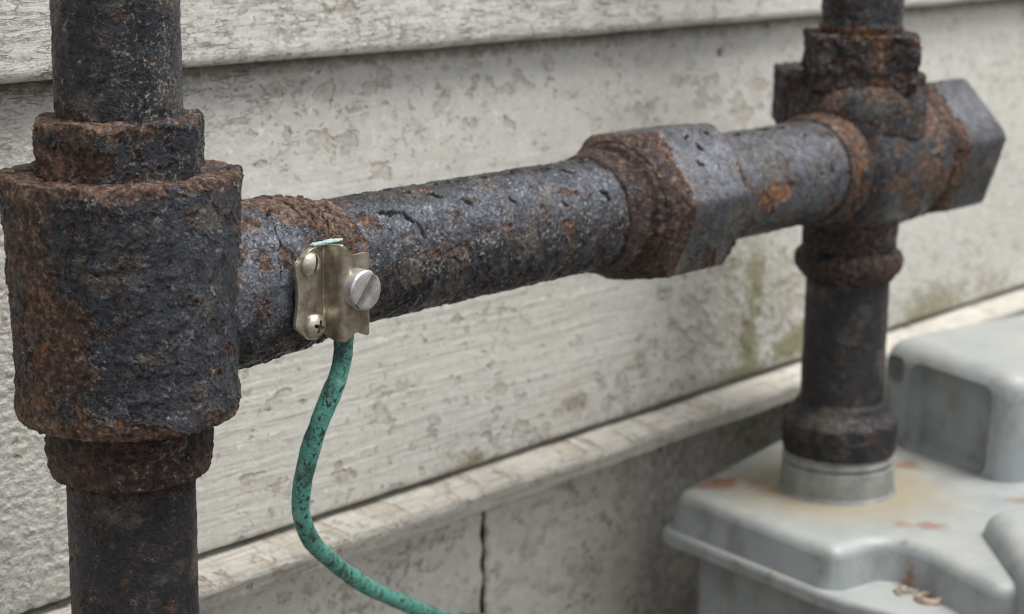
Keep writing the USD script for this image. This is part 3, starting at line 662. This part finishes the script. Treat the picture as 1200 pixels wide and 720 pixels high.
def sheet(u, out, ztop, zbot, left, thick, ns=90, nt=70):
    """A bent strap: u along X and out (away from the pipe) in mm at knots; edge heights and the left outline follow."""
    k = np.linspace(0, 1, len(u)); s = np.linspace(0, 1, ns); t = np.linspace(-1, 1, nt)
    from scipy.interpolate import PchipInterpolator as C
    us, os_, zt, zb = (C(k, np.array(a, float))(s) for a in (u, out, ztop, zbot))
    Sg, T = np.meshgrid(np.arange(ns), t, indexing='ij')
    U = us[Sg]; Z = zb[Sg] + (zt[Sg] - zb[Sg]) * (T + 1) / 2
    sh = left(T) * np.clip(1 - (U - us[0]) / 9.0, 0, 1)
    du, do = np.gradient(us), np.gradient(os_)
    ln = np.hypot(du, do); nu, no = -do / ln, du / ln
    faces = grid_faces(ns, nt, False)
    front = np.stack([.046 + (U + sh) / 1000, YB - os_[Sg] / 1000, Z / 1000], -1).reshape(-1, 3)
    nrm = np.stack([nu[Sg], -no[Sg], 0 * Z], -1).reshape(-1, 3)
    back = front - nrm * thick / 1000
    n0 = len(front)
    ring = np.r_[np.arange(nt), np.arange(1, ns) * nt + nt - 1, (ns - 1) * nt + np.arange(nt - 2, -1, -1), np.arange(ns - 2, 0, -1) * nt]
    r2 = np.roll(ring, -1)
    side = np.vstack([np.stack([ring, r2, r2 + n0], 1), np.stack([ring, r2 + n0, ring + n0], 1)])
    m = trimesh.Trimesh(np.vstack([front, back]), np.vstack([faces, faces[:, ::-1] + n0, side]), process=False)
    m.fix_normals()
    return m


def corner(T):
    return 1.7 * np.cos(T * math.pi / 2) ** 1.5 + 4.2 * np.clip((np.abs(T) - .76) / .24, 0, 1) ** 2.2


bracket = part('bracket', sheet([0, 5, 10, 13.3, 14.9, 15.8, 16.7, 17.8, 20.0, 24, 29.4, 32.4], [3.4, 3.9, 3.6, 1.8, 1.8, 4.2, 7.4, 9.3, 9.9, 8.9, 8.9, 6.4],
     [13, 15.8, 16.4, 15.8, 15.8, 16.4, 16.8, 16.6, 14.6, 12.4, 12.6, 11], [-13, -16, -16.6, -15.4, -15.4, -16.8, -17.8, -17.8, -16.8, -15.4, -17.2, -15.6], corner, 1.7), BRONZE, CLAMP, smooth=40)
# back jaw: a band around the far side of the pipe
ang = np.radians(np.linspace(118, 285, 90)); zs_ = np.linspace(.0525, .0780, 14)
A, Xg = np.meshgrid(ang, zs_, indexing='ij')
fr = np.stack([Xg, -.0288 * np.cos(A), .0288 * np.sin(A)], -1).reshape(-1, 3)
inn = np.stack([Xg, -.0272 * np.cos(A), .0272 * np.sin(A)], -1).reshape(-1, 3)
fc = grid_faces(90, 14, False)
ring = np.r_[np.arange(14), np.arange(1, 90) * 14 + 13, 89 * 14 + np.arange(12, -1, -1), np.arange(88, 0, -1) * 14]
r2 = np.roll(ring, -1)
jaw = trimesh.Trimesh(np.vstack([fr, inn]), np.vstack([fc, fc[:, ::-1] + len(fr), np.stack([ring, r2, r2 + len(fr)], 1), np.stack([ring, r2 + len(fr), ring + len(fr)], 1)]), process=False)
jaw.fix_normals()
# top lip with patina
pt = m3.Manifold.sphere(1.0, 40).scale((.0080, .0014, .0007)).refine(2)
ptm = pt.to_mesh(); pv = ptm.vert_properties[:, :3]
pv = pv + trimesh.Trimesh(pv, ptm.tri_verts, process=False).vertex_normals * (fbm(pv * 900, 3, 6)[:, None] - .5) * .0016 + [.0625, YB - .0022, .0170]
part('patina_crust', trimesh.Trimesh(pv, ptm.tri_verts, process=False), PATINA, CLAMP, smooth=60)


def lathe_y(profile, center, n=64):
    """profile (radius, height away from the pipe) in metres, axis towards -Y."""
    p = np.array(profile)
    th = np.arange(n) * 2 * math.pi / n
    V = np.stack([p[:, None, 0] * np.cos(th), -np.repeat(p[:, 1:2], n, 1), p[:, None, 0] * np.sin(th)], -1).reshape(-1, 3)
    c0, c1 = len(V), len(V) + 1
    V = np.vstack([V, [[0, -p[0, 1], 0], [0, -p[-1, 1], 0]]])
    F = list(grid_faces(len(p), n, True))
    k = (len(p) - 1) * n
    for i in range(n):
        F += [[c0, (i + 1) % n, i], [c1, k + i, k + (i + 1) % n]]
    m = trimesh.Trimesh(V + center, np.array(F), process=False)
    m.fix_normals()
    return m


def to_man(m):
    return m3.Manifold(m3.Mesh(np.asarray(m.vertices, np.float32), np.asarray(m.faces, np.uint32)))


def bar(center, size, rot):
    b = trimesh.creation.box(size)
    b.apply_transform(trimesh.transformations.rotation_matrix(rot, (0, 1, 0)))
    b.apply_translation(center)
    return to_man(b)


dome_p = [(.0043, -.001), (.0043, .0006)] + [(.0043 * math.cos(a), .0006 + .0026 * math.sin(a)) for a in np.linspace(.05, 1.5, 12)]
for (x, z, rot, cross_) in ((.0528, .0108, .25, False), (.0548, -.0112, .35, True)):
    c = np.array([x, YB - .0036, z])
    body = to_man(lathe_y(dome_p, c))
    top = c + [0, -.0030, 0]
    if cross_:
        body = body - bar(top, (.0012, .0034, .0046), rot) - bar(top, (.0046, .0034, .0012), rot)
    else:
        body = body - bar(top + [.0008, 0, 0.0004], (.0011, .0040, .0060), rot)
    sc = part('screw', body, BRASS, CLAMP, smooth=35, label='screw with a cross recess, the lower one' if cross_ else 'screw with a worn single slot, the upper one')
    part('recess', bar(top + [0.0003 if cross_ else .0008, .0012, 0], (.0012, .0014, .0046), rot), HOLE, sc, smooth=False)
# slotted bolt
c = np.array([.0706, YB - .0058, .0003])
ri = .0072
prof = [(.0050, -.004), (.0066, .0000), (ri, .0006), (ri, .0072), (ri - .0005, .0079), (ri - .0012, .0081)]
bolt = to_man(lathe_y(prof, c, 80))
ba = math.atan2(.0100, .0124)
bolt = bolt - bar(c + [0, -.0081, 0], (.0031, .0036, .020), ba)
bl = part('slotted_bolt', bolt, STEEL, CLAMP, smooth=35)
part('slot', bar(c + [0, -.0069, 0], (.0031, .0006, .0128), ba), SLOT, bl, smooth=False)
part('back_jaw', jaw, BRONZE, CLAMP, smooth=40)

# ------------------------------------------------------------------ the green wire
from scipy.interpolate import CubicSpline
wp = np.array([(73.6, -28.4, -4.0), (73.6, -28.6, -17.5), (71.6, -28.8, -29.4), (66.8, -26.0, -45.1), (65.4, -18.0, -65.7), (68.7, -10.0, -84.6), (76.8, -4.0, -98.8), (97.4, 6.0, -118.1), (129.9, 18.0, -141.8), (167.5, 32.0, -164.6), (220.0, 50.0, -192.5), (269.1, 60.0, -214.0), (310, 66, -260), (335, 64, -350), (345, 55, -470), (347, 50, -580)]) / 1000
lw = np.r_[0, np.cumsum(np.linalg.norm(np.diff(wp, axis=0), axis=1))]
cs = CubicSpline(lw, wp)
tt = np.r_[np.arange(0, .34, .0008), np.arange(.34, lw[-1], .004)]
pts, tan = cs(tt), cs(tt, 1)
tan /= np.linalg.norm(tan, axis=1, keepdims=True)
a0 = np.cross(tan, [0.3, -0.9, 0.2]); a0 /= np.linalg.norm(a0, axis=1, keepdims=True)
b0 = np.cross(tan, a0)
th = np.arange(40) * 2 * math.pi / 40
V = (pts[:, None] + .0034 * (np.cos(th)[None, :, None] * a0[:, None] + np.sin(th)[None, :, None] * b0[:, None])).reshape(-1, 3)
F = grid_faces(len(tt), 40, True)
N = vnormals(V, F)
if ((V - np.repeat(pts, 40, 0)) * N).sum() < 0:
    F, N = F[:, ::-1], -N
V = V + N * (.00030 * nz(V, 3.2, 3, 5) + .00035 * nz(V, 14, 2, 6))[:, None] + np.stack([.0009 * nz(np.repeat(pts, 40, 0), 26, 2, 8 + k) for k in range(3)], 1)
wm = usdkit.mesh(stage, '/World/ground_wire', (V, F), WIRE, smooth=True)
keys(wm.GetPrim(), 'green corroded copper grounding wire curving down from the bronze clamp', 'wire')

# ------------------------------------------------------------------ the gas meter
METER_T = thing('gas_meter', 'pale grey gas meter with rust stains under the right riser pipe', 'meter', (.50, -.03, -.56))
ZM = -.1758


def rounded(poly, r, n=260):
    """A polygon with rounded convex and concave corners as n points, anticlockwise."""
    p = Polygon(poly).buffer(-r, 24).buffer(2 * r, 24).buffer(-r, 24)
    ring_ = p.exterior
    pts = np.array([ring_.interpolate(t, normalized=True).coords[0] for t in np.linspace(0, 1, n, endpoint=False)])
    x, y = pts.T
    if (x * np.roll(y, -1) - np.roll(x, -1) * y).sum() < 0:
        pts = pts[::-1]
    return pts


def casting(pts, layers, close=True):
    """Walls through layers (inset, z) of one outline, with a flat top and bottom."""
    t = np.roll(pts, -2, 0) - np.roll(pts, 2, 0)
    t /= np.linalg.norm(t, axis=1, keepdims=True)
    nrm = np.stack([t[:, 1], -t[:, 0]], 1)
    n = len(pts)
    V = np.vstack([np.column_stack([pts - nrm * i, np.full(n, z)]) for i, z in layers])
    F = [grid_faces(len(layers), n, True)]
    for k in (0, len(layers) - 1):
        q = V[k * n:(k + 1) * n, :2]
        v2, f2 = trimesh.creation.triangulate_polygon(Polygon(q), engine='earcut')
        near_ = np.argmin(((np.asarray(v2)[:, None] - q[None]) ** 2).sum(-1), 1)
        F.append(near_[np.asarray(f2)] + k * n)
    m = trimesh.Trimesh(V, np.vstack(F), process=False)
    m.fix_normals()
    return m


def fillet(z_top, z_bot, r, draft=0.0, r2=.0025, lip=0.0):
    lay = [(r2, z_bot)] + [(r2 * (1 - math.sin(a)), z_bot + r2 * (1 - math.cos(a))) for a in np.linspace(.3, math.pi / 2, 5)]
    lay += [(draft + 0 * a, z_top - r) for a in (0,)]
    lay += [(draft + r * (1 - math.cos(a)), z_top - r + r * math.sin(a)) for a in np.linspace(.15, math.pi / 2, 9)]
    return lay


outline = [(.3975, .0640), (.3745, -.0545), (.4140, -.0620), (.4060, -.0850), (.3860, -.1300), (.400, -.155), (.56, -.155), (.70, -.10), (.70, .094), (.60, .090), (.522, .0797)]
cover = part('top_cover', casting(rounded(outline, .0118, 420), fillet(ZM, -.2005, .0082, draft=.003)), METER, METER_T, smooth=35)
flange_o = [(.3945, .0665), (.3715, -.0565), (.3765, -.1360), (.392, -.160), (.565, -.160), (.705, -.104), (.705, .096), (.60, .092), (.522, .0815)]
part('cover_flange', casting(rounded(flange_o, .010, 300), fillet(-.1965, -.2055, .0035, r2=.0030)), METER, METER_T, smooth=35)
body_o = [(.409, .052), (.386, -.050), (.392, -.132), (.405, -.148), (.560, -.148), (.69, -.095), (.69, .088), (.60, .083), (.525, .072)]
part('case', casting(rounded(body_o, .012, 300), [(.004, -.46), (0, -.45), (0, -.2055), (0, -.203)]), METER, METER_T, smooth=35)
# inlet collar with thread rings
def lathe_z(profile, center, n=96):
    m = lathe_y([(r, z) for z, r in profile], (0, 0, 0), n)
    v = np.array(m.vertices)
    m = trimesh.Trimesh(np.stack([v[:, 0] + center[0], v[:, 2] + center[1], -v[:, 1] + center[2]], 1), np.array(m.faces), process=False)
    m.fix_normals()
    return m


part('inlet_collar', lathe_z([(-.1775, .0322), (-.1752, .0312), (-.1735, .0300), (-.1605, .0297), (-.1597, .0283), (-.1587, .0283), (-.1579, .0296), (-.1562, .0296), (-.1554, .0283), (-.1545, .0283), (-.1535, .0291), (-.1505, .0291)], (.4639, 0, 0)), COLLAR, METER_T, smooth=25)
# tall housing behind, its sunk panel towards the pipe
fwd = np.array([.036, .1040]); fl = np.linalg.norm(fwd); fwd /= fl
out_ = np.array([fwd[1], -fwd[0]]) * -1      # away from the housing, towards the pipe
A0 = np.array([.5620, .0360]); B0 = np.array([.5275, -.0640])
def loc(u, w, z):
    """u along the panel from the front corner, w outward, z up -> world"""
    p = B0 + fwd * u + out_ * w
    return np.array([p[0], p[1], z])


ZT = -.1165
Lp = np.linalg.norm(A0 - B0)
house = [tuple(B0), tuple(B0 - out_ * .20 + fwd * -.02), tuple(A0 - out_ * .20 + fwd * .03), tuple(A0 + fwd * .004)]
hm = casting(rounded(house, .019, 300), fillet(ZT, ZM - .004, .0150, draft=.002, r2=.002))
def rbox(u0, u1, w0, w1, z0, z1, r):
    c = []
    for u in (u0 + r, u1 - r):
        for w in (w0 + r, w1 - r):
            for z in (z0 + r, z1 - r):
                c.append(m3.Manifold.sphere(r, 20).translate(loc(u, w, z)))
    return m3.Manifold.batch_hull(c)


hman = to_man(hm)
hman = hman - rbox(.014, Lp - .026, -.0095, .03, ZM + .0005, ZT - .0085, .007) - rbox(Lp - .021, Lp - .005, -.010, .03, ZT - .024, ZT - .0085, .005)
part('index_housing', hman, METER, METER_T, smooth=35, label='tall housing at the back with a sunk panel')
lobe = [(.452, -.086), (.366, -.160), (.44, -.25), (.56, -.20), (.55, -.12)]
part('front_lobe', casting(rounded(lobe, .018, 260), fillet(ZM + .012, -.235, .011, draft=.004)), METER, METER_T, smooth=35)
# hollow screw and clay crust in the corner pocket
scp = np.array([.4000, -.0925, -.1985])
sc = part('cover_screw', lathe_z([(0, .0040), (0, .0074), (.0028, .0074), (.0042, .0064), (.0046, .0052), (.0044, .0038), (.0020, .0034)], scp), SCREW, METER_T, smooth=40)
part('screw_hole', lathe_z([(.0005, .0), (.0005, .0036), (.0022, .0035)], scp), HOLE, sc, smooth=30)
cl = m3.Manifold.sphere(1.0, 36).scale((.008, .0065, .0035)).refine(2).to_mesh()
cv = cl.vert_properties[:, :3].copy()
cv += trimesh.Trimesh(cv, cl.tri_verts, process=False).vertex_normals * (fbm(cv * 420, 4, 9)[:, None] - .5) * .006
part('clay_crust', trimesh.Trimesh(cv + [.4020, -.0790, -.1985], cl.tri_verts, process=False), CLAY, METER_T, smooth=60)
